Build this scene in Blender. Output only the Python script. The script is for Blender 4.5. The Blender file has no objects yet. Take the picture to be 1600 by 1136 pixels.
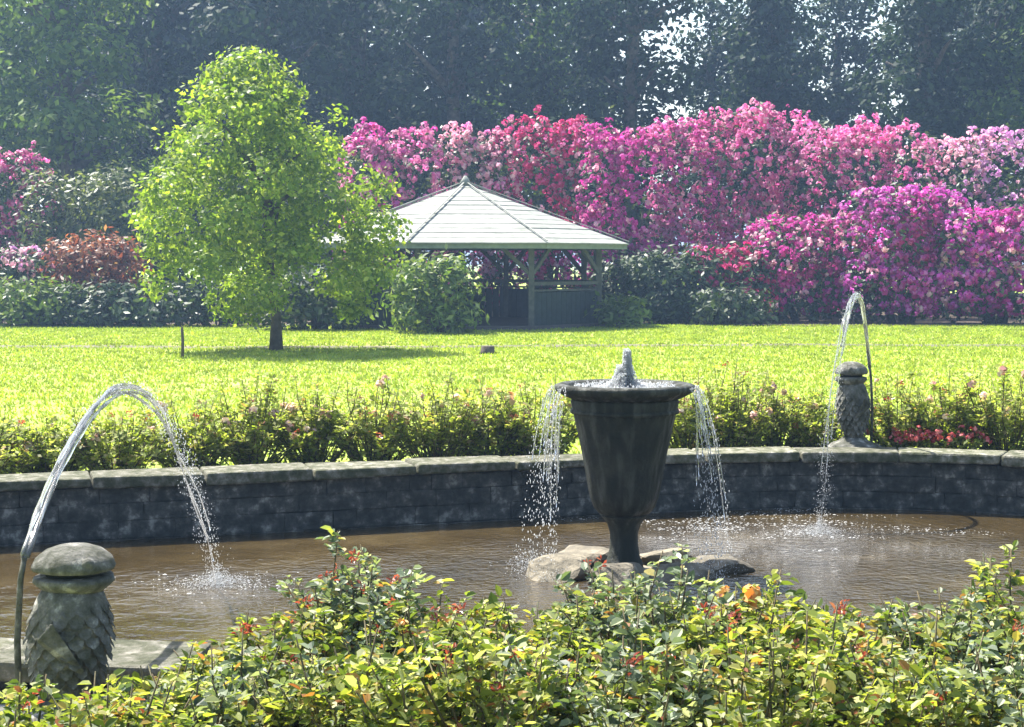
import bpy, math, random
import numpy as np
from mathutils import Vector, Matrix
R = math.radians
rng = np.random.default_rng(7)
random.seed(7)
sc = bpy.context.scene
C = sc.collection

# ------------------------------------------------------------------ camera
F = 2600.0                      # focal length in pixels of the 1600 px wide picture
PITCH = math.atan(159 / F)
EYE = 1.7
cam_d = bpy.data.cameras.new('camera')
cam = bpy.data.objects.new('camera', cam_d)
C.objects.link(cam)
cam.location = (0, 0, EYE)
cam.rotation_euler = (math.pi / 2 - PITCH, 0, 0)
cam_d.sensor_width = 36
cam_d.lens = F / 1600 * 36
cam_d.clip_end = 3000
sc.camera = cam

# ------------------------------------------------------------------ sky, sun, exposure
SUN_EL, SUN_AZ = R(57), R(-42)          # azimuth from +Y, negative = to the left
w = bpy.data.worlds.new('World'); sc.world = w; w.use_nodes = True
nt = w.node_tree; nt.nodes.clear()
sky = nt.nodes.new('ShaderNodeTexSky'); sky.sky_type = 'NISHITA'; sky.sun_disc = False
sky.sun_elevation = SUN_EL; sky.sun_rotation = SUN_AZ
sky.air_density = 1.3; sky.dust_density = 2.5
bg = nt.nodes.new('ShaderNodeBackground'); bg.inputs[1].default_value = 0.092
wo = nt.nodes.new('ShaderNodeOutputWorld')
nt.links.new(sky.outputs[0], bg.inputs[0]); nt.links.new(bg.outputs[0], wo.inputs[0])
sun_d = bpy.data.lights.new('sun', 'SUN'); sun_d.energy = 5.0; sun_d.angle = R(0.5)
sun_d.color = (1.0, 0.95, 0.86)
sun = bpy.data.objects.new('sun', sun_d); C.objects.link(sun)
to_sun = Vector((math.sin(SUN_AZ) * math.cos(SUN_EL), math.cos(SUN_AZ) * math.cos(SUN_EL), math.sin(SUN_EL)))
sun.rotation_euler = (-to_sun).to_track_quat('-Z', 'Y').to_euler()
sun.location = (-20, 30, 60)
vs = sc.view_settings
vs.view_transform = 'Standard'; vs.look = 'None'; vs.exposure = 1.85; vs.gamma = 1.0
vs.use_curve_mapping = False
sc.cycles.use_denoising = True
sc.cycles.max_bounces = 8
sc.cycles.transparent_max_bounces = 16
sc.cycles.volume_bounces = 0
sc.cycles.caustics_reflective = False
sc.cycles.caustics_refractive = False

# ------------------------------------------------------------------ helpers
CP, SP = math.cos(PITCH), math.sin(PITCH)
def ray(px, py):
    a = (px - 800) / F; b = -(py - 568) / F
    return Vector((a, CP + b * SP, -SP + b * CP))
def G(px, py, z=0.0):                   # where the line of sight meets the level z
    d = ray(px, py); t = (z - EYE) / d.z
    return Vector((d.x * t, d.y * t, z))
def P(px, py, Y):                       # point on the line of sight at distance Y
    d = ray(px, py); t = Y / d.y
    return Vector((d.x * t, Y, EYE + d.z * t))

def tag(o, label=None, cat=None, group=None, kind=None):
    if label: o['label'] = label
    if cat: o['category'] = cat
    if group: o['group'] = group
    if kind: o['kind'] = kind
    return o
def empty(name, loc, label, cat, group=None, rz=0):
    o = bpy.data.objects.new(name, None); C.objects.link(o)
    o.location = loc; o.rotation_euler = (0, 0, rz); o.empty_display_size = .2
    return tag(o, label, cat, group)
def link(name, me, mat, parent=None, kind=None):
    o = bpy.data.objects.new(name, me); C.objects.link(o)
    if mat is not None and not me.materials: me.materials.append(mat)
    if parent is not None: o.parent = parent
    if kind: o['kind'] = kind
    return o
def np_mesh(name, V, faces_n, smooth=False):
    """V (n,3); faces_n an (m,k) index array of one polygon size"""
    me = bpy.data.meshes.new(name)
    V = np.asarray(V, dtype=np.float32); Fc = np.asarray(faces_n, dtype=np.int32)
    m, k = Fc.shape
    me.vertices.add(len(V)); me.vertices.foreach_set('co', V.ravel())
    me.loops.add(m * k); me.loops.foreach_set('vertex_index', Fc.ravel())
    me.polygons.add(m); me.polygons.foreach_set('loop_start', np.arange(m, dtype=np.int32) * k)
    me.update(calc_edges=True)
    me.polygons.foreach_set('use_smooth', np.full(m, smooth, dtype=bool))
    return me
def py_mesh(name, V, Fs, smooth=False):
    me = bpy.data.meshes.new(name); me.from_pydata([tuple(v) for v in V], [], Fs); me.update()
    if smooth:
        for p in me.polygons: p.use_smooth = True
    return me
class MB:
    def __init__(s): s.V = []; s.F = []
    def quadbox(s, p):                  # 8 corners: bottom 4 ccw, top 4 ccw
        b = len(s.V); s.V += [Vector(q) for q in p]
        s.F += [(b, b+3, b+2, b+1), (b+4, b+5, b+6, b+7)] + [(b+i, b+(i+1) % 4, b+4+(i+1) % 4, b+4+i) for i in range(4)]
    def box(s, c, size, rz=0):
        x, y, z = [q / 2 for q in size]; M = Matrix.Rotation(rz, 3, 'Z'); c = Vector(c)
        s.quadbox([c + M @ Vector(q) for q in ((-x,-y,-z),(x,-y,-z),(x,y,-z),(-x,y,-z),(-x,-y,z),(x,-y,z),(x,y,z),(-x,y,z))])
    def bar(s, a, b, wd, dp=None):
        a, b = Vector(a), Vector(b); dp = dp or wd; d = (b - a).normalized()
        u = d.cross(Vector((0, 0, 1)));  u = u.normalized() if u.length > 1e-3 else Vector((1, 0, 0))
        v = u.cross(d).normalized(); u = u * wd / 2; v = v * dp / 2
        s.quadbox([a-u-v, a+u-v, a+u+v, a-u+v, b-u-v, b+u-v, b+u+v, b-u+v])
    def tube(s, pts, rad, n=8, cap=True):
        pts = [Vector(p) for p in pts]; b = len(s.V); m = len(pts)
        for i, p in enumerate(pts):
            d = (pts[min(i+1, m-1)] - pts[max(i-1, 0)]).normalized()
            u = d.cross(Vector((0.3, 0.9, 0.1))).normalized(); v = d.cross(u)
            r = rad[i] if hasattr(rad, '__len__') else rad
            for k in range(n):
                a = 2 * math.pi * k / n; s.V.append(p + (u * math.cos(a) + v * math.sin(a)) * r)
        for i in range(m - 1):
            for k in range(n):
                s.F.append((b+i*n+k, b+i*n+(k+1) % n, b+(i+1)*n+(k+1) % n, b+(i+1)*n+k))
        if cap:
            s.F.append(tuple(b+k for k in range(n))[::-1]); s.F.append(tuple(b+(m-1)*n+k for k in range(n)))
    def lathe(s, prof, n=32, c=(0, 0, 0), wob=0.0):
        b = len(s.V); c = Vector(c)
        for (r, z) in prof:
            for k in range(n):
                a = 2 * math.pi * k / n; q = r * (1 + wob * math.sin(3*a + z*9) + wob * .6 * math.sin(7*a - z*17))
                s.V.append(c + Vector((q * math.cos(a), q * math.sin(a), z)))
        for i in range(len(prof) - 1):
            for k in range(n):
                s.F.append((b+i*n+k, b+i*n+(k+1) % n, b+(i+1)*n+(k+1) % n, b+(i+1)*n+k))
        s.F.append(tuple(b+k for k in range(n))[::-1]); s.F.append(tuple(b+(len(prof)-1)*n+k for k in range(n)))
    def build(s, name, mat, parent=None, smooth=False, bevel=0, kind=None):
        me = py_mesh(name, s.V, s.F, smooth)
        o = link(name, me, mat, parent, kind)
        if bevel:
            m = o.modifiers.new('bevel', 'BEVEL'); m.width = bevel; m.segments = 2; m.limit_method = 'ANGLE'
        return o

# ------------------------------------------------------------------ materials
def newmat(name):
    m = bpy.data.materials.new(name); m.use_nodes = True; t = m.node_tree; t.nodes.clear()
    out = t.nodes.new('ShaderNodeOutputMaterial'); return m, t, out
def N(t, typ, **kw):
    n = t.nodes.new(typ)
    for k, v in kw.items(): setattr(n, k, v)
    return n
def ramp(t, stops, interp='LINEAR'):
    r = t.nodes.new('ShaderNodeValToRGB'); e = r.color_ramp; e.interpolation = interp
    while len(e.elements) < len(stops): e.elements.new(0.5)
    for el, (p, c) in zip(e.elements, stops):
        el.position = p; el.color = (c[0], c[1], c[2], 1)
    return r
def noise(t, scale, detail=4, rough=.6, coord='Object', dist=0.0):
    tc = t.nodes.new('ShaderNodeTexCoord'); n = t.nodes.new('ShaderNodeTexNoise')
    n.inputs['Scale'].default_value = scale; n.inputs['Detail'].default_value = detail
    n.inputs['Roughness'].default_value = rough; n.inputs['Distortion'].default_value = dist
    t.links.new(tc.outputs[coord], n.inputs['Vector']); return n
def foliage_mat(name, stops, trans=.45, rough=.5, spec=.35, constant=False, transcol=(1.15, 1.2, .5), vscale=1.4):
    """each leaf takes a colour of its own from the ramp; light shines through it"""
    m, t, out = newmat(name)
    g = N(t, 'ShaderNodeNewGeometry')
    r = ramp(t, stops, 'CONSTANT' if constant else 'LINEAR')
    t.links.new(g.outputs['Random Per Island'], r.inputs[0])
    nz = noise(t, vscale, 3, .6); mr = N(t, 'ShaderNodeMapRange'); mr.inputs[1].default_value = .3; mr.inputs[2].default_value = .7; mr.inputs[3].default_value = .62; mr.inputs[4].default_value = 1.38
    hs = N(t, 'ShaderNodeHueSaturation'); t.links.new(nz.outputs[0], mr.inputs[0]); t.links.new(mr.outputs[0], hs.inputs['Value']); t.links.new(r.outputs[0], hs.inputs['Color']); r = hs
    p = N(t, 'ShaderNodeBsdfPrincipled'); p.inputs['Roughness'].default_value = rough
    p.inputs['Specular IOR Level'].default_value = spec
    t.links.new(r.outputs[0], p.inputs['Base Color'])
    tr = N(t, 'ShaderNodeBsdfTranslucent')
    mul = N(t, 'ShaderNodeMix', data_type='RGBA', blend_type='MULTIPLY'); mul.inputs[0].default_value = 1
    mul.inputs[7].default_value = (*transcol, 1)
    t.links.new(r.outputs[0], mul.inputs[6]); t.links.new(mul.outputs[2], tr.inputs[0])
    mx = N(t, 'ShaderNodeMixShader'); mx.inputs[0].default_value = trans
    t.links.new(p.outputs[0], mx.inputs[1]); t.links.new(tr.outputs[0], mx.inputs[2])
    t.links.new(mx.outputs[0], out.inputs[0]); return m
def solid_mat(name, stops, scale=6, rough=.8, bump=.3, bscale=None, detail=6, spec=.3, dist=.0, island=0.0, coord='Object', bdist=.02):
    m, t, out = newmat(name)
    n = noise(t, scale, detail, .65, coord, dist); r = ramp(t, stops); t.links.new(n.outputs[0], r.inputs[0])
    p = N(t, 'ShaderNodeBsdfPrincipled'); p.inputs['Roughness'].default_value = rough
    p.inputs['Specular IOR Level'].default_value = spec
    col = r.outputs[0]
    if island:
        oi = N(t, 'ShaderNodeObjectInfo'); hv = N(t, 'ShaderNodeHueSaturation')
        mr = N(t, 'ShaderNodeMapRange'); mr.inputs[3].default_value = 1 - island; mr.inputs[4].default_value = 1 + island
        t.links.new(oi.outputs['Random'], mr.inputs[0]); t.links.new(mr.outputs[0], hv.inputs['Value'])
        t.links.new(col, hv.inputs['Color']); col = hv.outputs[0]
    t.links.new(col, p.inputs['Base Color'])
    if bump:
        n2 = noise(t, bscale or scale * 4, 6, .7, coord); b = N(t, 'ShaderNodeBump')
        b.inputs['Strength'].default_value = bump; b.inputs['Distance'].default_value = bdist
        t.links.new(n2.outputs[0], b.inputs['Height']); t.links.new(b.outputs[0], p.inputs['Normal'])
    t.links.new(p.outputs[0], out.inputs[0]); return m

M = {}
M['lawn'] = None
def lawn_mat():
    m, t, out = newmat('lawn_grass')
    n1 = noise(t, .35, 4, .6); n2 = noise(t, 30, 4, .75); n3 = noise(t, 3.0, 5, .7)
    r1 = ramp(t, [(.25, (.20, .27, .045)), (.45, (.27, .33, .065)), (.6, (.31, .36, .09)), (.75, (.39, .39, .15))]); t.links.new(n1.outputs[0], r1.inputs[0])
    r2 = ramp(t, [(.25, (.55, .62, .5)), (.5, (1, 1, 1)), (.8, (1.25, 1.2, 1.1))]); t.links.new(n2.outputs[0], r2.inputs[0])
    r3 = ramp(t, [(.3, (.68, .76, .62)), (.5, (.98, 1, .95)), (.72, (1.2, 1.12, 1.15))]); t.links.new(n3.outputs[0], r3.inputs[0])
    a = N(t, 'ShaderNodeMix', data_type='RGBA', blend_type='MULTIPLY'); a.inputs[0].default_value = 1
    b = N(t, 'ShaderNodeMix', data_type='RGBA', blend_type='MULTIPLY'); b.inputs[0].default_value = 1
    t.links.new(r1.outputs[0], a.inputs[6]); t.links.new(r2.outputs[0], a.inputs[7])
    t.links.new(a.outputs[2], b.inputs[6]); t.links.new(r3.outputs[0], b.inputs[7])
    # mown stripes running across the lawn, wavering a little
    tc = N(t, 'ShaderNodeTexCoord'); wv = N(t, 'ShaderNodeTexWave', bands_direction='Y'); wv.inputs['Scale'].default_value = .32; wv.inputs['Distortion'].default_value = 1.5; wv.inputs['Detail'].default_value = 2
    t.links.new(tc.outputs['Object'], wv.inputs['Vector']); r4 = ramp(t, [(.2, (.76, .82, .7)), (.8, (1.06, 1.05, 1.04))]); t.links.new(wv.outputs[0], r4.inputs[0])
    b2 = N(t, 'ShaderNodeMix', data_type='RGBA', blend_type='MULTIPLY'); b2.inputs[0].default_value = 1; t.links.new(b.outputs[2], b2.inputs[6]); t.links.new(r4.outputs[0], b2.inputs[7]); b = b2
    p = N(t, 'ShaderNodeBsdfPrincipled'); p.inputs['Roughness'].default_value = .85; p.inputs['Specular IOR Level'].default_value = .15
    bp = N(t, 'ShaderNodeBump'); bp.inputs['Strength'].default_value = .5; bp.inputs['Distance'].default_value = .03
    t.links.new(n2.outputs[0], bp.inputs['Height']); t.links.new(bp.outputs[0], p.inputs['Normal'])
    t.links.new(b.outputs[2], p.inputs['Base Color']); t.links.new(p.outputs[0], out.inputs[0]); return m
M['lawn'] = lawn_mat()
M['grass'] = foliage_mat('grass_blades', [(0, (.18, .26, .03)), (.6, (.28, .35, .045)), (1, (.36, .38, .08))], .4, .6, .2)
M['gravel'] = solid_mat('pale_gravel', [(.3, (.18, .16, .13)), (.5, (.36, .33, .29)), (.7, (.55, .52, .47))], 40, .9, .6, 60)
M['path'] = solid_mat('path_gravel', [(.3, (.07, .085, .025)), (.5, (.10, .092, .055)), (.7, (.14, .125, .09))], .9, .9, .3, 40)
M['soil'] = solid_mat('dark_soil', [(.3, (.035, .026, .018)), (.7, (.09, .065, .045))], 8, .95, .7, 20)
M['stone'] = solid_mat('wall_stone', [(.30, (.016, .019, .016)), (.46, (.036, .040, .038)), (.56, (.075, .075, .068)), (.68, (.26, .255, .23))], 10, .85, .8, 26, 10, island=.12, bdist=.03)
M['coping'] = solid_mat('coping_stone', [(.3, (.035, .04, .022)), (.44, (.07, .075, .04)), (.56, (.15, .145, .11)), (.72, (.36, .34, .29))], 12, .9, 1.0, 34, 12, island=.25)
M['urnstone'] = solid_mat('mossy_urn_stone', [(.25, (.005, .007, .004)), (.5, (.013, .016, .010)), (.75, (.045, .045, .034))], 5, .85, .7, 22, 8, spec=.15)
def urn_mat():
    m, t, out = newmat('streaked_urn_stone')
    n1 = noise(t, 5, 8, .65); r1 = ramp(t, [(.25, (.005, .007, .004)), (.5, (.014, .017, .010)), (.75, (.045, .046, .034))]); t.links.new(n1.outputs[0], r1.inputs[0])
    tc = N(t, 'ShaderNodeTexCoord'); mp = N(t, 'ShaderNodeMapping'); mp.inputs['Scale'].default_value = (16, 16, 1.3); t.links.new(tc.outputs['Object'], mp.inputs[0])
    n2 = N(t, 'ShaderNodeTexNoise'); n2.inputs['Scale'].default_value = 1; n2.inputs['Detail'].default_value = 5; t.links.new(mp.outputs[0], n2.inputs['Vector'])
    r2 = ramp(t, [(.52, (0, 0, 0)), (.72, (.55, .55, .55))]); t.links.new(n2.outputs[0], r2.inputs[0])
    mx = N(t, 'ShaderNodeMix', data_type='RGBA'); t.links.new(r2.outputs[0], mx.inputs[0]); t.links.new(r1.outputs[0], mx.inputs[6]); mx.inputs[7].default_value = (.10, .105, .09, 1)
    p = N(t, 'ShaderNodeBsdfPrincipled'); rr = ramp(t, [(.4, (.85, .85, .85)), (.65, (.35, .35, .35))]); t.links.new(n2.outputs[0], rr.inputs[0]); t.links.new(rr.outputs[0], p.inputs['Roughness']); p.inputs['Specular IOR Level'].default_value = .3
    n3 = noise(t, 26, 8, .7); b = N(t, 'ShaderNodeBump'); b.inputs['Strength'].default_value = .8; b.inputs['Distance'].default_value = .02; t.links.new(n3.outputs[0], b.inputs['Height']); t.links.new(b.outputs[0], p.inputs['Normal'])
    t.links.new(mx.outputs[2], p.inputs['Base Color']); t.links.new(p.outputs[0], out.inputs[0]); return m
M['urn'] = urn_mat()
M['statue'] = solid_mat('weathered_statue_stone', [(.28, (.018, .020, .012)), (.43, (.08, .082, .062)), (.56, (.15, .147, .13)), (.68, (.40, .39, .35))], 14, .9, 1.0, 50, 12)
M['rock'] = solid_mat('pond_rock', [(.28, (.035, .030, .018)), (.46, (.10, .085, .055)), (.6, (.17, .145, .10)), (.75, (.34, .30, .23))], 7, .8, .9, 20, 8, island=.25, spec=.5)
M['bark'] = solid_mat('bark', [(.3, (.035, .028, .022)), (.7, (.12, .10, .08))], 7, .9, .8, 18)
M['stem'] = solid_mat('rose_stem', [(.3, (.05, .06, .025)), (.7, (.13, .09, .05))], 12, .8, .3)
M['wood'] = solid_mat('pale_grey_timber', [(.3, (.055, .06, .052)), (.7, (.12, .12, .105))], 10, .8, .3, 40)
M['panel'] = solid_mat('dark_green_boards', [(.3, (.012, .022, .02)), (.7, (.03, .045, .04))], 8, .7, .3, 40)
M['roof'] = solid_mat('pale_shingle', [(.25, (.10, .115, .085)), (.42, (.185, .195, .175)), (.58, (.235, .24, .22)), (.75, (.33, .33, .31))], 2.6, .8, .4, 30, 8, island=.10)
M['fascia'] = solid_mat('fascia_paint', [(.3, (.14, .17, .14)), (.7, (.22, .25, .21))], 6, .6, .1)
M['deck'] = solid_mat('gazebo_floor', [(.3, (.06, .055, .05)), (.7, (.11, .10, .09))], 6, .8, .2)

def water_mat():
    m, t, out = newmat('murky_pond_water')
    tc = N(t, 'ShaderNodeTexCoord')
    n1 = N(t, 'ShaderNodeTexNoise'); n1.inputs['Scale'].default_value = 3.5; n1.inputs['Detail'].default_value = 4; n1.inputs['Roughness'].default_value = .55
    t.links.new(tc.outputs['Object'], n1.inputs['Vector'])
    h = n1.outputs[0]
    def mth(op, a, b):
        k = N(t, 'ShaderNodeMath', operation=op)
        for q, v in enumerate((a, b)):
            if isinstance(v, (int, float)): k.inputs[q].default_value = v
            else: t.links.new(v, k.inputs[q])
        return k.outputs[0]
    nch = noise(t, 17, 3, .55)
    # chop and rings spreading from where the jets and the urn's water come down
    for (x, y, amp, reach) in ((2.1, 12.1, 1.9, 1.8), (-1.8, 10.2, .9, .9), (1.3, 11.5, 1.9, 1.6), (.2, 10.7, .9, .9)):
        vm = N(t, 'ShaderNodeVectorMath', operation='DISTANCE'); vm.inputs[1].default_value = (x, y, WATER_Z0)
        t.links.new(tc.outputs['Object'], vm.inputs[0]); d = vm.outputs['Value']
        dn = mth('ADD', d, mth('MULTIPLY', n1.outputs[0], .22))
        wv = mth('ADD', mth('MULTIPLY', mth('SINE', mth('MULTIPLY', dn, 44.0), 0.0), .28), mth('MULTIPLY', mth('SUBTRACT', nch.outputs[0], .5), 3.4)); fall = mth('POWER', 2.718, mth('MULTIPLY', d, -1.6 / reach))
        h = mth('ADD', h, mth('MULTIPLY', mth('MULTIPLY', wv, fall), amp * .42))
    bp = N(t, 'ShaderNodeBump'); bp.inputs['Strength'].default_value = .5; bp.inputs['Distance'].default_value = .035
    t.links.new(h, bp.inputs['Height'])
    n2 = noise(t, 1.1, 6, .7); r = ramp(t, [(.3, (.022, .015, .005)), (.55, (.045, .032, .013)), (.75, (.085, .064, .03))]); t.links.new(n2.outputs[0], r.inputs[0])
    p = N(t, 'ShaderNodeBsdfPrincipled'); p.inputs['Roughness'].default_value = .03; p.inputs['IOR'].default_value = 1.36
    t.links.new(r.outputs[0], p.inputs['Base Color']); t.links.new(bp.outputs[0], p.inputs['Normal'])
    t.links.new(p.outputs[0], out.inputs[0]); return m
WATER_Z0 = -.30
M['water'] = water_mat()
def spray_mat(name, tp):
    m, t, out = newmat(name)
    g = N(t, 'ShaderNodeBsdfGlass'); g.inputs['Roughness'].default_value = .08; g.inputs['IOR'].default_value = 1.33
    d = N(t, 'ShaderNodeBsdfTranslucent'); d.inputs[0].default_value = (.9, .93, .96, 1)
    d2 = N(t, 'ShaderNodeBsdfDiffuse'); d2.inputs[0].default_value = (.85, .88, .9, 1)
    m1 = N(t, 'ShaderNodeMixShader'); m1.inputs[0].default_value = .5
    t.links.new(d.outputs[0], m1.inputs[1]); t.links.new(d2.outputs[0], m1.inputs[2])
    m2 = N(t, 'ShaderNodeMixShader'); m2.inputs[0].default_value = tp
    t.links.new(m1.outputs[0], m2.inputs[1]); t.links.new(g.outputs[0], m2.inputs[2])
    t.links.new(m2.outputs[0], out.inputs[0]); return m
M['spray'] = spray_mat('white_spray', .45)
M['jet'] = spray_mat('aerated_jet', .80)

# ------------------------------------------------------------------ foliage builders
def unit(v): return v / np.maximum(np.linalg.norm(v, axis=1, keepdims=True), 1e-9)
def rand_dirs(n):
    v = rng.normal(size=(n, 3)); return unit(v)
def leaf_mesh(name, Cn, Nn, size, aspect=.55, fold=False, tipdir=None):
    """diamond (2 triangles) or folded (two quads) leaves at points Cn with normals Nn"""
    n = len(Cn); Nn = unit(Nn)
    t = rand_dirs(n) if tipdir is None else tipdir + rng.normal(size=(n, 3)) * .5
    t = unit(t - Nn * (t * Nn).sum(1, keepdims=True)); b = np.cross(Nn, t)
    L = (size / 2)[:, None]; W = L * aspect
    if not fold:
        V = np.stack([Cn - t*L, Cn + b*W - t*L*.1, Cn + t*L, Cn - b*W - t*L*.1], 1).reshape(-1, 3)
        Fc = np.arange(4 * n).reshape(n, 4)
        return np_mesh(name, V, Fc)
    up = Nn * (L * .28)
    V = np.stack([Cn - t*L, Cn + t*L - up*.5, Cn - t*L*.45 + b*W*.85 + up, Cn + t*L*.35 + b*W*.8 + up*.8, Cn - t*L*.45 - b*W*.85 + up, Cn + t*L*.35 - b*W*.8 + up*.8], 1).reshape(-1, 3)
    i = np.arange(n)[:, None] * 6
    Fc = np.concatenate([i + np.array([[0, 2, 3, 1]]), i + np.array([[0, 1, 5, 4]])], 0)
    return np_mesh(name, V, Fc)
def clump_points(lobes, n_clumps, per, spread, shell=.72, flat=.8, zmin=None):
    """clumps spread through the outer volume of the lobes; returns points and outward normals"""
    lob = np.array(lobes, float); vol = np.cbrt(lob[:, 3] * lob[:, 4] * lob[:, 5]) ** 2
    k = rng.choice(len(lob), n_clumps, p=vol / vol.sum())
    d = rand_dirs(n_clumps); r = shell + (1 - shell) * rng.random(n_clumps) ** .6
    r *= 1 + rng.normal(size=n_clumps) * .05
    c = lob[k, :3] + d * lob[k, 3:6] * r[:, None]
    # drop clumps buried inside another lobe
    keep = np.ones(n_clumps, bool)
    for j in range(len(lob)):
        q = (((c - lob[j, :3]) / lob[j, 3:6]) ** 2).sum(1); keep &= ~((q < .40) & (k != j))
    if zmin is not None: keep &= c[:, 2] > zmin
    c, d = c[keep], d[keep]
    off = rng.normal(size=(len(c), per, 3)) * spread; off[:, :, 2] *= flat
    pts = (c[:, None, :] + off).reshape(-1, 3)
    nrm = (np.repeat(d, per, 0) * .8 + rng.normal(size=(len(pts), 3)) * .55 + np.array([0, 0, .45]))
    return pts, nrm, c, d
def trunk_mesh(h, r, limbs, spread, lean=(0, 0)):
    b = MB(); pts = [Vector((lean[0] * (i / 6) ** 1.5 + random.uniform(-.03, .03) * h * .2, lean[1] * (i / 6), h * i / 6)) for i in range(7)]
    b.tube(pts, [r * (1.35 if i == 0 else 1 - .1 * i) for i in range(7)], 9)
    for k in range(limbs):
        a = 2 * math.pi * k / limbs + random.uniform(-.4, .4); s = random.randint(2, 5); p0 = pts[s]
        L = spread * random.uniform(.5, .95); q = []
        for i in range(5):
            f = i / 4; q.append(p0 + Vector((math.cos(a) * L * f, math.sin(a) * L * f, L * .8 * f ** .8 + random.uniform(-.05, .05) * L)))
        b.tube(q, [r * .55 * (1 - .2 * i) for i in range(5)], 6)
    return b
def tree(name, base, label, cat, lobes, n_clumps, per, spread, size, mat, trunk_h, trunk_r, limbs=7, group=None, lean=(0, 0), zmin=None, lspread=None, aspect=.6):
    t = empty(name, base, label, cat, group)
    pts, nrm, _, _ = clump_points(lobes, n_clumps, per, spread, zmin=zmin)
    s = size * rng.uniform(.65, 1.35, len(pts))
    o = link('crown', leaf_mesh('crown', pts, nrm, s, aspect), mat, t, 'stuff')
    trunk_mesh(trunk_h, trunk_r, limbs, lspread or max(l[3] for l in lobes), lean).build('trunk', M['bark'], t, True)
    return t

# ================================================================== THE SETTING
POND = [(-3.75, 11.55), (-1.9, 12.15), (0, 12.8), (1.6, 13.3), (2.9, 13.4), (4.2, 12.95), (5.1, 11.9), (5.35, 10.1), (4.7, 8.3),
        (3.0, 7.0), (.9, 6.6), (-1.3, 6.55), (-3.3, 7.1), (-4.6, 8.3), (-5.1, 9.8), (-4.75, 10.9)]
def spline(pts, per=12):
    n = len(pts); out = []
    for i in range(n):
        p0, p1, p2, p3 = [Vector(pts[(i + k - 1) % n]) for k in range(4)]
        for j in range(per):
            t = j / per
            out.append(.5 * ((2*p1) + (-p0 + p2)*t + (2*p0 - 5*p1 + 4*p2 - p3)*t*t + (-p0 + 3*p1 - 3*p2 + p3)*t**3))
    return out
RIM = spline(POND, 12)
def resample(loop, step):
    q = loop + [loop[0]]; d = [0]
    for a, b in zip(q, q[1:]): d.append(d[-1] + (b - a).length)
    n = max(3, round(d[-1] / step)); out = []; j = 0
    for i in range(n):
        s = d[-1] * i / n
        while d[j+1] < s: j += 1
        out.append(q[j].lerp(q[j+1], (s - d[j]) / max(d[j+1] - d[j], 1e-9)))
    return out
def offset(loop, off):
    n = len(loop); out = []
    for i in range(n):
        d = (loop[(i+1) % n] - loop[i-1]).normalized(); nrm = Vector((-d.y, d.x))   # loop runs clockwise seen from above -> outward is left
        out.append(loop[i] + nrm * off)
    return out
WATER_Z = -.30; COPE_Z = .17; COPE_W = .42
# lawn: one sheet to the horizon with a hole for the pond
hole = offset(RIM, .25)
ring0 = [Vector((p.x, p.y, 0)) for p in hole]; cx, cy = .3, 9.9
V = list(ring0); Fs = []; n = len(ring0); prev = 0
for rad in (9, 14, 24, 45, 90, 250, 900):
    b = len(V)
    for i in range(n):
        d = (Vector((ring0[i].x - cx, ring0[i].y - cy, 0))).normalized(); V.append(Vector((cx, cy, 0)) + d * rad)
    for i in range(n): Fs.append((prev + i, prev + (i+1) % n, b + (i+1) % n, b + i))
    prev = b
me = py_mesh('lawn', V, Fs)
lawn = tag(link('lawn', me, M['lawn']), kind='structure')
# pond water
wl = offset(RIM, .05)
me = py_mesh('pond_water', [Vector((p.x, p.y, WATER_Z)) for p in wl], [tuple(range(len(wl)))])
tag(link('pond_water', me, M['water']), kind='structure')
# gravel walk on the near side of the pond and soil of the beds
def ribbon(name, loop_in, loop_out, z, mat, sel=None, kind='structure'):
    V = [Vector((p.x, p.y, z)) for p in loop_in] + [Vector((p.x, p.y, z)) for p in loop_out]; n = len(loop_in)
    Fs = [(i, (i+1) % n, n + (i+1) % n, n + i) for i in range(n) if sel is None or sel(loop_in[i])]
    return tag(link(name, py_mesh(name, V, Fs), mat), kind=kind)
ribbon('gravel_border', offset(RIM, COPE_W - .06), offset(RIM, 1.3), .006, M['gravel'], lambda p: p.y < 8.8 and p.x < -.2)
ribbon('rose_bed_soil', offset(RIM, COPE_W - .06), offset(RIM, 2.3), .005, M['soil'], lambda p: p.y < 8.8 and p.x >= -.2)
ribbon('far_bed_soil', offset(RIM, COPE_W - .06), offset(RIM, 1.15), .005, M['soil'], lambda p: p.y > 10.5)
# path across the lawn
pv = []; pf = []
for i in range(41):
    x = -40 + 2 * i; y0 = 32.9 + .0012 * (x - 3) ** 2 + .03 * x + .35 * math.sin(x * .33)
    pv += [Vector((x, y0, .005)), Vector((x, y0 + 1.0 + .25 * math.sin(x * 1.3) + .15 * math.sin(x * 3.1), .005))]
for i in range(40): pf.append((2*i, 2*i+2, 2*i+3, 2*i+1))
tag(link('garden_path', py_mesh('garden_path', pv, pf), M['path']), kind='structure')
# dark soil beneath the rhododendrons
me = py_mesh('shrub_bed_soil', [Vector((-40, 45.2, .007)), Vector((-8, 44.0, .007)), Vector((-5, 45.5, .007)), Vector((4, 45.5, .007)), Vector((6, 43.6, .007)), Vector((18, 43.2, .007)), Vector((40, 43.5, .007)), Vector((45, 90, .007)), Vector((-45, 90, .007))], [tuple(range(9))])
tag(link('shrub_bed_soil', me, M['soil']), kind='structure')

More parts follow.
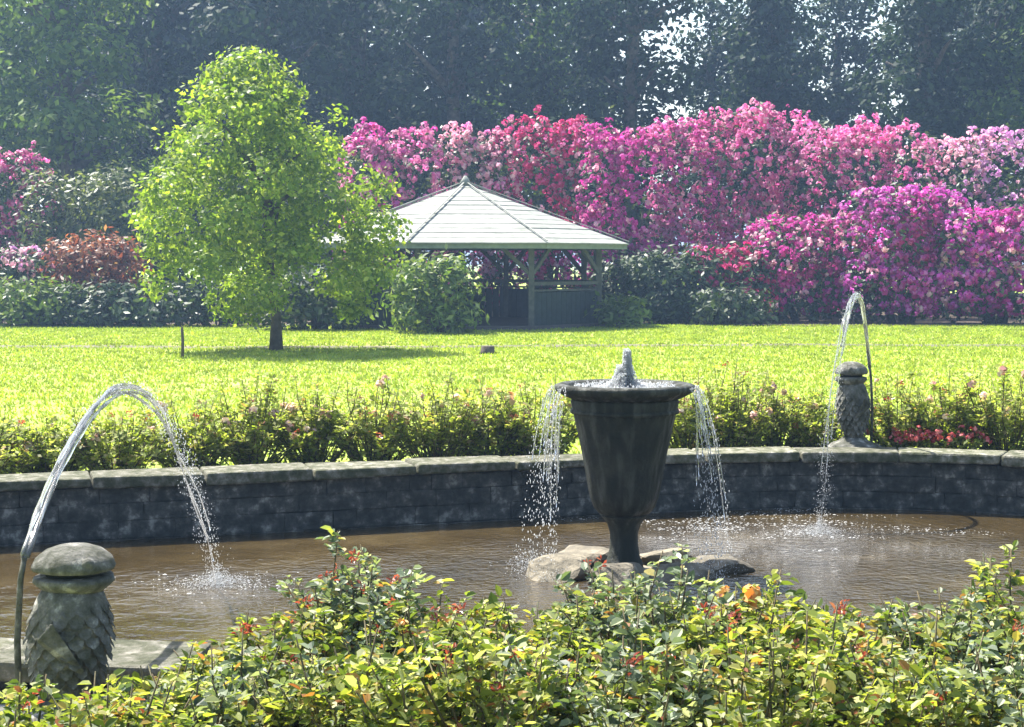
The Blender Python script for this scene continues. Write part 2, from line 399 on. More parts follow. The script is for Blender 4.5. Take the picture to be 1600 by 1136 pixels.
# pond wall ---------------------------------------------------------
wall = empty('pond_wall', (.3, 9.9, 0), 'low curved stone wall with pale coping round the pond', 'wall')
wall_inv = Vector((-.3, -9.9, 0))
cop = resample(RIM, .8); nC = len(cop); cin = offset(cop, -.05); cout = offset(cop, COPE_W - .05)
for i in range(nC):
    j = (i + 1) % nC; g = .006; dz = random.uniform(-.008, .008)
    a0 = cin[i].lerp(cin[j], g); a1 = cin[i].lerp(cin[j], 1 - g); b0 = cout[i].lerp(cout[j], g); b1 = cout[i].lerp(cout[j], 1 - g)
    mb = MB(); zt = COPE_Z + dz; zb = COPE_Z - .075 - random.uniform(0, .02)
    mb.quadbox([Vector((p.x, p.y, z)) + wall_inv for z in (zb, zt) for p in (a0, b0, b1, a1)])
    for q in range(8): mb.V[q] += Vector((random.uniform(-.008, .008), random.uniform(-.008, .008), random.uniform(-.007, .007)))
    mb.build('coping_stone', M['coping'], wall, bevel=.018)
zc = [-.62, -.29, -.155, -.03, .085]
for c in range(4):
    st = resample(RIM, (.55, .30, .36, .27)[c]); n = len(st)
    st = [st[i].lerp(st[(i+1) % n], random.uniform(.0, .62)) for i in range(n)]
    for i in range(n):
        j = (i + 1) % n
        if max(st[i].y, st[j].y) < 9.0: continue                     # the near inner face cannot be seen
        g = .003; pr = random.uniform(-.006, .005)
        fi = offset([st[i-1], st[i], st[j]], -pr)[1]
        inn = offset(st, pr * -1); ou = offset(st, .24)
        a0 = inn[i].lerp(inn[j], g); a1 = inn[i].lerp(inn[j], 1 - g); b0 = ou[i].lerp(ou[j], g); b1 = ou[i].lerp(ou[j], 1 - g)
        mb = MB(); e = random.uniform(.0005, .0025)
        mb.quadbox([Vector((p.x, p.y, z)) + wall_inv for z in (zc[c] + e, zc[c+1] - e) for p in (a0, b0, b1, a1)])
        for q in (0, 3, 4, 7): mb.V[q] += Vector((random.uniform(-.004, .004), random.uniform(-.003, .003), random.uniform(-.004, .002)))
        mb.build('wall_block', M['stone'], wall, bevel=.005)
# mortar core behind the blocks
V = []; Fs = []; ri = offset(RIM, .03); n = len(ri)
for z in (-.7, .088):
    V += [Vector((p.x, p.y, z)) + wall_inv for p in ri]
Fs = [(i, (i+1) % n, n + (i+1) % n, n + i) for i in range(n)]
link('mortar', py_mesh('mortar', V, Fs), M['stone'], wall)

# ================================================================== GAZEBO
def gazebo():
    c = Vector((-1.25, 44.8, 0)); t = empty('gazebo', c, 'large open garden gazebo with pale many-sided shingled roof among the rhododendrons', 'gazebo')
    n = 8; th0 = R(-90 - 17); Rr = 4.5; ze = 2.16; za = 3.78
    ang = [th0 + 2 * math.pi * k / n for k in range(n)]
    def rp(k, f): return Vector((math.cos(ang[k % n]) * Rr * f, math.sin(ang[k % n]) * Rr * f, 0))
    NB = 13
    for k in range(n):
        for b in range(NB):
            f0 = 1 - b / NB; f1 = max(1 - (b + 1) / NB - .018, .012)
            z0 = ze + (za - ze) * (b / NB); z1 = ze + (za - ze) * min((b + 1) / NB + .018, .99)
            lift = Vector((0, 0, .014 + random.uniform(-.006, .008))); th = Vector((0, 0, .035))
            p = [rp(k, f0), rp(k+1, f0), rp(k+1, f1), rp(k, f1)]
            q = [p[0] + Vector((0, 0, z0)) + lift, p[1] + Vector((0, 0, z0)) + lift, p[2] + Vector((0, 0, z1)), p[3] + Vector((0, 0, z1))]
            mb = MB(); mb.quadbox([x - th for x in q] + q); mb.build('shingle_course', M['roof'], t)
        # hip ridge, fascia board
        mb = MB(); mb.bar(rp(k, 1.0) + Vector((0, 0, ze + .06)), Vector((0, 0, za + .045)) + rp(k, .02), .045, .02); mb.build('hip_ridge', M['roof'], t)
        mb = MB(); mb.bar(rp(k, .985) + Vector((0, 0, ze - .07)), rp(k+1, .985) + Vector((0, 0, ze - .07)), .04, .13); mb.build('fascia_board', M['fascia'], t)
        mb = MB(); mb.bar(rp(k, .82) + Vector((0, 0, ze - .06)), rp(k+1, .82) + Vector((0, 0, ze - .06)), .12, .16); mb.build('ring_beam', M['wood'], t)
        # post with its two braces
        pb = rp(k, .82); mb = MB(); mb.bar(pb, pb + Vector((0, 0, ze + .05)), .15); po = mb.build('post', M['wood'], t, bevel=.01)
        for kk in (k - 1, k + 1):
            d = (rp(kk, .82) - pb).normalized(); mb = MB()
            mb.bar(pb + Vector((0, 0, ze - .75)) + d * .05, pb + d * .72 + Vector((0, 0, ze - .12)), .09, .1); mb.build('brace', M['wood'], po)
        if k != 0:
            a, b2 = rp(k, .82), rp(k+1, .82)
            for z, h in ((1.15, .09), (.98, .05)):
                mb = MB(); mb.bar(a + Vector((0, 0, z)), b2 + Vector((0, 0, z)), .07, h); mb.build('rail', M['wood'], t)
            d = b2 - a; m = 14
            for i in range(m):
                p0 = a + d * (i + .5) / m; mb = MB(); mb.box(p0 + Vector((0, 0, .5)), (d.length / m - .012, .03, .86), math.atan2(d.y, d.x)); mb.build('board', M['panel'], t)
    mb = MB(); mb.lathe([(.02, za - .1), (.16, za), (.10, za + .12), (.03, za + .22)], 12); mb.build('finial', M['roof'], t, True)
    mb = MB(); V0 = [rp(k, .86) for k in range(n)]; b = 0
    mb.V = [v + Vector((0, 0, .0)) for v in V0] + [v + Vector((0, 0, .10)) for v in V0]
    mb.F = [tuple(range(n))[::-1], tuple(range(n, 2*n))] + [(i, (i+1) % n, n + (i+1) % n, n + i) for i in range(n)]
    mb.build('floor_slab', M['deck'], t)
gazebo()

# ================================================================== TREES AND SHRUBS
M['yleaf'] = foliage_mat('fresh_green_leaves', [(0, (.09, .16, .018)), (.5, (.18, .26, .03)), (.85, (.28, .35, .055)), (1, (.38, .42, .11))], .58)
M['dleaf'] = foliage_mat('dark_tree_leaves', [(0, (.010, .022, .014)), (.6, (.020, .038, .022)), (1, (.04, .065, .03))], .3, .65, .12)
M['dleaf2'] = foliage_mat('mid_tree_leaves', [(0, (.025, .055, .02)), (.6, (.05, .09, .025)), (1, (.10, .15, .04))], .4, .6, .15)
M['rleaf'] = foliage_mat('rhododendron_leaves', [(0, (.02, .04, .018)), (.6, (.04, .065, .028)), (1, (.09, .12, .055))], .25, .5, .3)
M['oleaf'] = foliage_mat('olive_leaves', [(0, (.05, .07, .025)), (.6, (.10, .13, .045)), (1, (.19, .20, .09))], .4)
M['cleaf'] = foliage_mat('copper_leaves', [(0, (.09, .03, .02)), (.5, (.20, .08, .04)), (.8, (.28, .13, .06)), (1, (.2, .16, .06))], .45, transcol=(1.3, .9, .7))
M['gleaf'] = foliage_mat('light_green_leaves', [(0, (.06, .11, .02)), (.6, (.12, .18, .04)), (1, (.22, .27, .08))], .45)
def petal(name, a, b, c):
    return foliage_mat(name, [(0, a), (.55, b), (1, c)], .5, .6, .2, transcol=(1.1, .95, 1.05))
M['p_pink'] = petal('pink_petals', (.55, .10, .32), (.68, .20, .45), (.80, .45, .62))
M['p_pale'] = petal('pale_pink_petals', (.62, .26, .38), (.74, .44, .52), (.84, .68, .70))
M['p_crim'] = petal('crimson_petals', (.46, .012, .12), (.60, .03, .20), (.74, .16, .36))
M['p_mag'] = petal('magenta_petals', (.40, .015, .22), (.54, .04, .33), (.68, .16, .50))
M['p_rose'] = petal('rose_petals', (.54, .04, .27), (.66, .15, .40), (.82, .46, .60))
M['p_purp'] = petal('purple_petals', (.44, .025, .34), (.58, .08, .48), (.72, .28, .66))
M['p_mauve'] = petal('mauve_petals', (.52, .20, .50), (.66, .36, .62), (.80, .60, .76))

BLEND = {'p_pink': 'p_mag', 'p_pale': 'p_pink', 'p_crim': 'p_rose', 'p_mag': 'p_pink', 'p_rose': 'p_pink', 'p_purp': 'p_mag', 'p_mauve': 'p_pale'}
def truss_mesh(c, d, rad, per):
    """rounded heads of petals standing proud of the foliage"""
    n = len(c); k = n * per
    dd = unit(np.repeat(d, per, 0) * .9 + rng.normal(size=(k, 3)) * .75)
    rv = rad * np.repeat(rng.uniform(.6, 1.35, n), per)
    pts = np.repeat(c, per, 0) + dd * rv[:, None] * rng.uniform(.55, 1.0, (k, 1))
    return leaf_mesh('blossom', pts, dd + rng.normal(size=(k, 3)) * .25, rv * rng.uniform(.8, 1.3, k), .85)
def rhodo(label, px0, px1, ytop, ybase, Y, mat, group=None, n_truss=900, cover=.75, leafn=650, deep=1.0, leaf='rleaf', depth=None, name='rhododendron', cat='rhododendron'):
    a = P(px0, ytop, Y); b = P(px1, ytop, Y); top = a.z; wdt = b.x - a.x; cx = (a.x + b.x) / 2
    zb = max(P(px0, ybase, Y).z, 0) if ybase else 0
    base = (cx, Y, 0); dep = depth or wdt * .45; h = top
    lobes = []
    nl = 5 + int(wdt / 1.3)
    for i in range(nl):
        fx = (i + .5) / nl - .5; lz = h * random.uniform(.52, .70)
        rz = (h - lz) * random.uniform(.82, 1.0)
        lobes.append((fx * wdt * .78 + random.uniform(-.2, .2), random.uniform(-.35, .1) * dep, lz, wdt * random.uniform(.2, .3), dep * random.uniform(.6, .9), rz))
    for i in range(nl):
        fx = (i + .5) / nl - .5; lz = max(h * random.uniform(.2, .34), zb * .6)
        lobes.append((fx * wdt * .86, random.uniform(-.5, -.1) * dep, lz, wdt * random.uniform(.2, .28), dep * random.uniform(.6, .8), h * .26))
    t = empty(name, base, label, cat, group)
    pts, nrm, c, d = clump_points(lobes, leafn, 9, .16, shell=.66, zmin=.15)
    link('foliage', leaf_mesh('foliage', pts, nrm, .20 * rng.uniform(.7, 1.3, len(pts)), .42), M[leaf], t, 'stuff')
    if mat:
        _, _, c, d = clump_points(lobes, int(n_truss * 4.2), 1, .01, shell=.90, zmin=.3)
        # drifts of bloom with bare patches between them, fewer low down
        ph = np.sin(c[:, 0] * 2.3 + rng.uniform(0, 6)) * np.sin(c[:, 2] * 2.6 + rng.uniform(0, 6)) + np.sin(c[:, 0] * 5.1 + c[:, 2] * 3.7) * .5
        keep = (rng.random(len(c)) < cover * (.95 + .38 * ph)) & (d[:, 1] < .55) & (rng.random(len(c)) < .40 + 1.3 * (c[:, 2] - zb) / max(h - zb, .5))
        c, d = c[keep], d[keep]
        # most heads in the bush's own colour, drifts of a neighbour's shade and some faded ones among them
        mix = np.sin(c[:, 0] * 1.3 + rng.uniform(0, 6)) + np.sin(c[:, 2] * 1.7 + rng.uniform(0, 6)) + rng.normal(size=len(c)) * .8
        second = mix > 1.05; faded = (rng.random(len(c)) < .13) & ~second; own = ~second & ~faded
        for sel, mm in ((own, mat), (second, BLEND[mat]), (faded, 'p_pale')):
            if sel.sum(): link('blossom', truss_mesh(c[sel], d[sel], .105, 10), M[mm], t, 'stuff')
    b = MB()
    for i in range(5):
        x = random.uniform(-.3, .3) * wdt; b.tube([(x * .4, .1, 0), (x * .8, .0, h * .25), (x, -.1, h * .55)], [.09, .06, .03], 6)
    b.build('stems', M['bark'], t, True)
    return t

# tall dark trees behind everything ------------------------------------------------
back = [  # px centre, Y, radius x, height, leaf material, clumps, crown base, label
    (-70, 60, 4.6, 17, 'dleaf2', 900, 1.5, 'tall green tree at the far left edge behind the rhododendrons'),
    (110, 56, 3.3, 16, 'mleaf', 700, 4.0, 'tall tree with light green patches near the upper left corner'),
    (250, 64, 4.0, 18, 'dleaf', 900, 3.0, 'tall dark tree just left of the top of the yellow-green lawn tree'),
    (420, 60, 3.6, 17, 'dleaf', 900, 3.0, 'tall dark tree directly behind the top of the yellow-green lawn tree'),
    (560, 66, 3.8, 19, 'dleaf', 900, 3.0, 'tall dark tree rising just right of the yellow-green lawn tree'),
    (710, 60, 3.6, 18, 'dleaf', 900, 3.0, 'tall dark tree behind the left half of the gazebo roof'),
    (850, 65, 3.6, 18, 'dleaf2', 800, 3.0, 'tall dark tree behind the crimson rhododendron'),
    (985, 59, 2.5, 17, 'dleaf', 700, 3.0, 'tall dark tree with sky showing on its right side'),
    (1110, 70, 1.9, 12.5, 'dleaf', 380, 4.0, 'thin sparse tree standing in the left gap of sky'),
    (1200, 62, 2.0, 13.5, 'dleaf', 600, 4.0, 'narrow dark tree between the two gaps of sky'),
    (1305, 69, 2.4, 13, 'dleaf', 500, 4.0, 'sparse open tree with sky showing all through it'),
    (1440, 59, 2.6, 18, 'dleaf', 800, 3.0, 'tall dark tree right of the larger gap of sky'),
    (1545, 64, 3.2, 18, 'dleaf', 800, 3.0, 'tall dark tree second from the right edge'),
    (1660, 58, 3.4, 18, 'dleaf2', 800, 2.0, 'tall dark tree at the far right edge'),
]
M['mleaf'] = foliage_mat('bright_green_tree_leaves', [(0, (.04, .08, .02)), (.5, (.09, .15, .03)), (1, (.17, .23, .06))], .45, .6, .15)  # brighter green leaf colour of its own for one tree
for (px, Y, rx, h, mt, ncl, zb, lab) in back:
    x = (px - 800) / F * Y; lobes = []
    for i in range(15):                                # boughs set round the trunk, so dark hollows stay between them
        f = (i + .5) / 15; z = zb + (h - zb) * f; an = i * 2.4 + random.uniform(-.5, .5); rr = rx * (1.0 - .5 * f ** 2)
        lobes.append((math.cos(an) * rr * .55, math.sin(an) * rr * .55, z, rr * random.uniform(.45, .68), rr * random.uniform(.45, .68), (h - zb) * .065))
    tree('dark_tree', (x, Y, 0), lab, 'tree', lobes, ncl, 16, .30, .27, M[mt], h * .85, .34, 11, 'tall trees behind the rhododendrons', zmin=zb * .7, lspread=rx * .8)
# second, farther rank that closes the wood left and centre
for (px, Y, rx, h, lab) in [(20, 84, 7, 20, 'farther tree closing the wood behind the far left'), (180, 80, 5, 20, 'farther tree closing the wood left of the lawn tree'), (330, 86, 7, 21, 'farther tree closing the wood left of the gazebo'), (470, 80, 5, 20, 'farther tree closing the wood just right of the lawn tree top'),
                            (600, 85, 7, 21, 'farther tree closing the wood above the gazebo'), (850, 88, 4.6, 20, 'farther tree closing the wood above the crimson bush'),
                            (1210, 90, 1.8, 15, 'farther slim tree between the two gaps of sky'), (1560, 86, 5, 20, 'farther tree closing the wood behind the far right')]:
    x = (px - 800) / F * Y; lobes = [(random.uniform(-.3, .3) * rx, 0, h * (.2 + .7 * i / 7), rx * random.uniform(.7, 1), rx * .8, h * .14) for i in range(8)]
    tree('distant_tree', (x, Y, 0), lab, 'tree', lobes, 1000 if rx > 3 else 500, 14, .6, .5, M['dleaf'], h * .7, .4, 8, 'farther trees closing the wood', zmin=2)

# the round yellow-green tree on the lawn ------------------------------------------
tb = G(432, 548)
lobes = [(-.35, 0, 2.7, 1.0, 1.0, 1.3)]
hwz = ([.85, 1.3, 1.8, 2.4, 3.03, 3.7, 4.26, 4.68, 5.14, 5.5], [1.6, 2.15, 2.4, 2.45, 2.3, 2.0, 1.65, 1.3, .9, .45])
for i in range(46):
    z = .85 + 4.6 * ((i + .5) / 46) ** .95; hw = np.interp(z, *hwz) * random.uniform(.70, 1.17); lr = min(random.uniform(.30, .62), hw * .8); an = i * 2.39996
    lobes.append((-.22 + math.cos(an) * (hw * 1.05 - lr) - .12 * (z - 2.5), math.sin(an) * (hw - lr) * .9, z, lr, lr, lr * random.uniform(.6, .85)))
tree('lawn_tree', tb, 'round yellow-green leafy tree standing alone on the lawn', 'tree', lobes, 1650, 17, .115, .115, M['yleaf'], 3.8, .105, 12, lean=(-.3, 0), zmin=.6, lspread=1.6)

# rhododendron bank: label, px range, top, base, distance, petals
rh = [
    ('rose-pink rhododendron at the far left edge', -60, 75, 228, None, 50, 'p_rose', 600),
    ('low mauve-pink azalea at the far left edge of the lawn', -40, 98, 385, None, 45.5, 'p_mauve', 260),
    ('mauve-pink rhododendron peeping out right of the yellow-green tree', 540, 695, 192, None, 50.5, 'p_pink', 1000),
    ('pale pink rhododendron directly behind the gazebo roof peak', 680, 800, 192, None, 51.5, 'p_pale', 700),
    ('crimson rhododendron above the right slope of the gazebo roof', 778, 925, 178, None, 52, 'p_crim', 1100),
    ('deep magenta rhododendron just right of the gazebo roof', 905, 1095, 188, None, 50.5, 'p_mag', 1500),
    ('tall rose-red rhododendron with the highest crest in the bank', 1050, 1255, 164, None, 52, 'p_rose', 1500),
    ('salmon-red rhododendron between the tallest crest and the mauve bushes', 1225, 1435, 186, None, 51, 'p_rose', 1400),
    ('pale mauve rhododendron at the top right', 1400, 1640, 202, None, 52, 'p_mauve', 1100),
    ('bright purple-magenta rhododendron reaching the lawn behind the right fountain jet', 1330, 1500, 292, None, 46.5, 'p_purp', 1100),
    ('purple rhododendron in the lower right corner of the bank', 1470, 1660, 325, None, 46, 'p_purp', 1200),
    ('dusky magenta rhododendron under the salmon-red one', 1180, 1350, 335, None, 47.5, 'p_mag', 650),
    ('dark crimson-flecked rhododendron low down right of the gazebo', 1075, 1205, 385, None, 46.8, 'p_crim', 260),
]
for (lab, x0, x1, yt, yb, Y, mt, nT) in rh:
    rhodo(lab, x0, x1, yt, yb, Y, mt, 'flowering rhododendrons behind the lawn', nT)
rhodo('dark green bush without flowers right of the gazebo', 985, 1100, 392, None, 46.2, None, leafn=900, name='evergreen_shrub', cat='shrub')
rhodo('dark evergreen bush hugging the gazebo right side', 930, 1020, 405, None, 48.6, None, leafn=600, name='evergreen_shrub', cat='shrub', depth=1.0)
rhodo('olive-green shrub left of the yellow-green tree', 40, 215, 262, None, 49, None, leafn=1300, leaf='oleaf', name='olive_shrub', cat='shrub')
rhodo('grey-green shrub half hidden behind the yellow-green tree', 190, 420, 250, None, 51, None, leafn=1300, leaf='rleaf', name='evergreen_shrub', cat='shrub')
rhodo('green shrub behind the right edge of the yellow-green tree', 400, 570, 230, None, 52, None, leafn=1300, leaf='oleaf', name='evergreen_shrub', cat='shrub')
rhodo('copper-leaved shrub left of the yellow-green tree', 80, 212, 368, None, 45.2, None, leafn=800, leaf='cleaf', name='copper_shrub', cat='shrub')
rhodo('low light green shrub at the left edge of the lawn', -40, 110, 438, None, 43.8, None, leafn=500, leaf='gleaf', name='low_shrub', cat='shrub', depth=.8)
rhodo('low green shrub in front of the copper-leaved one', 95, 260, 447, None, 43.6, None, leafn=500, leaf='rleaf', name='low_shrub', cat='shrub', depth=.8)
rhodo('low green shrub behind the lawn tree trunk', 250, 420, 440, None, 43.9, None, leafn=500, leaf='rleaf', name='low_shrub', cat='shrub', depth=.8)
rhodo('dark shrub at the left corner of the gazebo', 420, 560, 415, None, 41.6, None, leafn=500, leaf='rleaf', name='low_shrub', cat='shrub', depth=.8)
rhodo('yellow-green shrub in front of the gazebo', 615, 735, 402, None, 39.6, None, leafn=420, leaf='gleaf', name='flowering_shrub', cat='shrub', depth=.8)
rhodo('small bright green plant at the right foot of the gazebo', 945, 1000, 470, None, 43.0, None, leafn=120, leaf='gleaf', name='low_shrub', cat='shrub', depth=.4)
rhodo('dark low shrub between gazebo and purple rhododendron', 1090, 1200, 455, None, 44.6, None, leafn=260, leaf='rleaf', name='low_shrub', cat='shrub', depth=.5)

# ================================================================== FOUNTAIN URN
UX, UY = .73, 10.75
def urn():
    t = empty('fountain_urn', (UX, UY, 0), 'tall dark mossy stone urn fountain standing in the pond', 'fountain')
    z0 = -.02
    mb = MB(); mb.lathe([(.13, -.30), (.12, -.25), (.105, -.22), (.092, -.14), (.092, -.06), (.11, .0), (.145, .045), (.16, .06)], 40); mb.build('foot', M['urn'], t, True)
    prof = [(.12, .05), (.165, .07), (.20, .11), (.222, .17), (.238, .25), (.253, .34), (.272, .44), (.295, .55), (.318, .65), (.338, .74), (.352, .80), (.34, .82)]
    mb = MB(); mb.lathe(prof, 64); mb.build('bowl', M['urn'], t, True)
    prof = [(.335, .81), (.395, .835), (.445, .865), (.455, .885), (.45, .905), (.42, .915), (.37, .905), (.345, .86), (.30, .80), (.05, .78)]
    mb = MB(); mb.lathe(prof, 64); mb.build('rim', M['urn'], t, True)
    for z, r in ((.735, .338),):
        mb = MB(); mb.lathe([(r - .01, z - .018), (r + .012, z - .012), (r + .016, z), (r + .012, z + .012), (r - .01, z + .018)], 56); mb.build('moulding', M['urn'], t, True)
    mb = MB(); mb.lathe([(.335, .878), (.2, .889), (.02, .89)], 40); mb.build('water_surface', M['water'], t, True)
prof_mid = [(.235, .2), (.255, .36), (.275, .47), (.30, .58), (.322, .67)]
urn()

def rock(name, loc, size, label, mat='rock', flat=.5, seed=0, group=None, cat='rock'):
    rs = np.random.default_rng(seed)
    me = bpy.data.meshes.new(name); import bmesh
    bm = bmesh.new(); bmesh.ops.create_icosphere(bm, subdivisions=3, radius=1)
    A = rs.normal(size=(11, 3)); A[0] = (0.05, 0, 1); A /= np.linalg.norm(A, axis=1)[:, None]; dcut = rs.uniform(.5, .85, 11)
    for v in bm.verts:
        for a_, dc in zip(A, dcut):
            s = v.co.dot(Vector(a_)); 
            if s > dc: v.co -= Vector(a_) * (s - dc) * .9
        v.co *= 1 + rs.normal() * .012 + .05 * math.sin(v.co.x * 9 + seed) * math.sin(v.co.y * 7 + v.co.z * 8)
        v.co.x *= size[0]; v.co.y *= size[1]; v.co.z *= size[2]
    bm.to_mesh(me); bm.free()
    o = link(name, me, M[mat]); o.location = loc; o.rotation_euler = (0, 0, rs.uniform(0, 6))
    return tag(o, label, cat, group)
rk = [(-.42, -.22, .34, .22, .16, 'flat sunlit rock under the left side of the urn'), (-.05, -.38, .30, .22, .15, 'rock in front of the urn foot'),
      (.36, -.26, .30, .20, .15, 'brown rock under the right side of the urn'), (.62, -.05, .24, .18, .12, 'small brown slab right of the urn foot'),
      (-.3, .25, .3, .25, .15, 'rock behind the urn foot on its left'), (.3, .28, .3, .22, .14, 'rock behind the urn foot on its right'), (0, 0, .3, .3, .12, 'broad slab beneath the urn foot')]
for i, (dx, dy, sx, sy, sz, lab) in enumerate(rk):
    rock('pond_rock', (UX + dx, UY + dy, WATER_Z + (.0 if i < 6 else -.08)), (sx, sy, sz), lab, seed=20 + i, group='rocks round the foot of the urn')

# ================================================================== SPOUTING STATUES
def statue(loc, face, label, name='fish_statue'):
    t = empty(name, loc, label, 'statue', 'spouting stone figures on the pond wall', face)
    # plinth mound
    mb = MB(); mb.lathe([(.235, .0), (.24, .03), (.20, .055), (.13, .075), (.10, .10)], 28, wob=.03); mb.build('plinth', M['statue'], t, True)
    mb = MB(); mb.box((0, 0, -.03), (.56, .56, .064)); mb.build('base_slab', M['statue'], t, bevel=.012)
    # body: belly narrowing to the tail below and to a neck above, slightly leaning (local +X is the front)
    prof = [(.085, .09), (.095, .13), (.125, .19), (.150, .26), (.158, .33), (.148, .40), (.128, .455), (.105, .49)]
    mb = MB(); nn = 36; b = 0
    for (r, z) in prof:
        for k in range(nn):
            a = 2 * math.pi * k / nn; mb.V.append(Vector((r * math.cos(a) * .92 + .06 * (z - .1), r * math.sin(a) * 1.0, z)))
    for i in range(len(prof) - 1):
        for k in range(nn): mb.F.append((i*nn+k, i*nn+(k+1) % nn, (i+1)*nn+(k+1) % nn, (i+1)*nn+k))
    mb.F.append(tuple(range(nn))[::-1]); mb.F.append(tuple((len(prof)-1)*nn + k for k in range(nn)))
    mb.build('body', M['statue'], t, True)
    # scales in rows over the body
    mb = MB()
    for i in range(9):
        z = .155 + i * .035; r = np.interp(z, [p[1] for p in prof], [p[0] for p in prof]); m = 16
        for k in range(m):
            a = 2 * math.pi * (k + .5 * (i % 2)) / m; c = Vector((math.cos(a) * r * .92 + .06 * (z - .1), math.sin(a) * r, z)); o = Vector((math.cos(a), math.sin(a), 0)); s = Vector((-o.y, o.x, 0))
            wdt = math.pi * r / m * .95; b = len(mb.V)
            mb.V += [c + s*wdt - o*.002, c - s*wdt - o*.002, c - s*wdt*.75 + o*.012 - Vector((0, 0, .025)), c + o*.016 - Vector((0, 0, .038)), c + s*wdt*.75 + o*.012 - Vector((0, 0, .025))]
            mb.F.append((b, b+1, b+2, b+3, b+4))
    mb.build('scales', M['statue'], t)
    # blunt head: lower lip, dark gap of the mouth, domed upper jaw
    mb = MB(); mb.lathe([(.100, .475), (.125, .495), (.142, .512), (.138, .528), (.10, .532)], 30, (.035, 0, 0), .02); mb.build('lower_jaw', M['statue'], t, True)
    mb = MB(); mb.lathe([(.095, .525), (.098, .55)], 24, (.03, 0, 0)); mb.build('mouth', M['urnstone'], t, True)
    mb = MB(); mb.lathe([(.10, .545), (.140, .552), (.146, .565), (.132, .595), (.10, .62), (.055, .636), (.01, .64)], 30, (.035, 0, 0), .03); mb.build('head', M['statue'], t, True)
    mb = MB(); mb.tube([(-.16, 0, -.05), (-.165, 0, .3), (-.15, 0, .52), (-.135, 0, .60)], [.012, .012, .011, .010], 10); mb.build('spout_pipe', M['statue'], t, True)
    for s in (-1, 1):
        mb = MB(); mb.lathe([(.004, -.024), (.018, -.018), (.026, 0), (.018, .018), (.004, .024)], 12, (.085, s * .118, .585)); mb.build('eye', M['statue'], t, True)
        mb = MB(); y = s * .138
        mb.quadbox([(.02, y, .22), (.06, y, .20), (.07, y + s * .012, .22), (.03, y + s * .012, .24), (-.09, y + s * .05, .34), (-.04, y + s * .05, .40), (-.03, y + s * .06, .40), (-.08, y + s * .06, .35)])
        mb.build('fin', M['statue'], t, bevel=.006)
    return t
S1 = Vector((-1.58, 5.82, .065)); S2 = Vector((2.88, 13.95, .11))
statue(S1, R(12), 'big near stone fish statue spouting water at the lower left')
statue(S2, R(188), 'small far stone fish statue on the far pond wall at the right').scale = (.95, .95, 1.18)

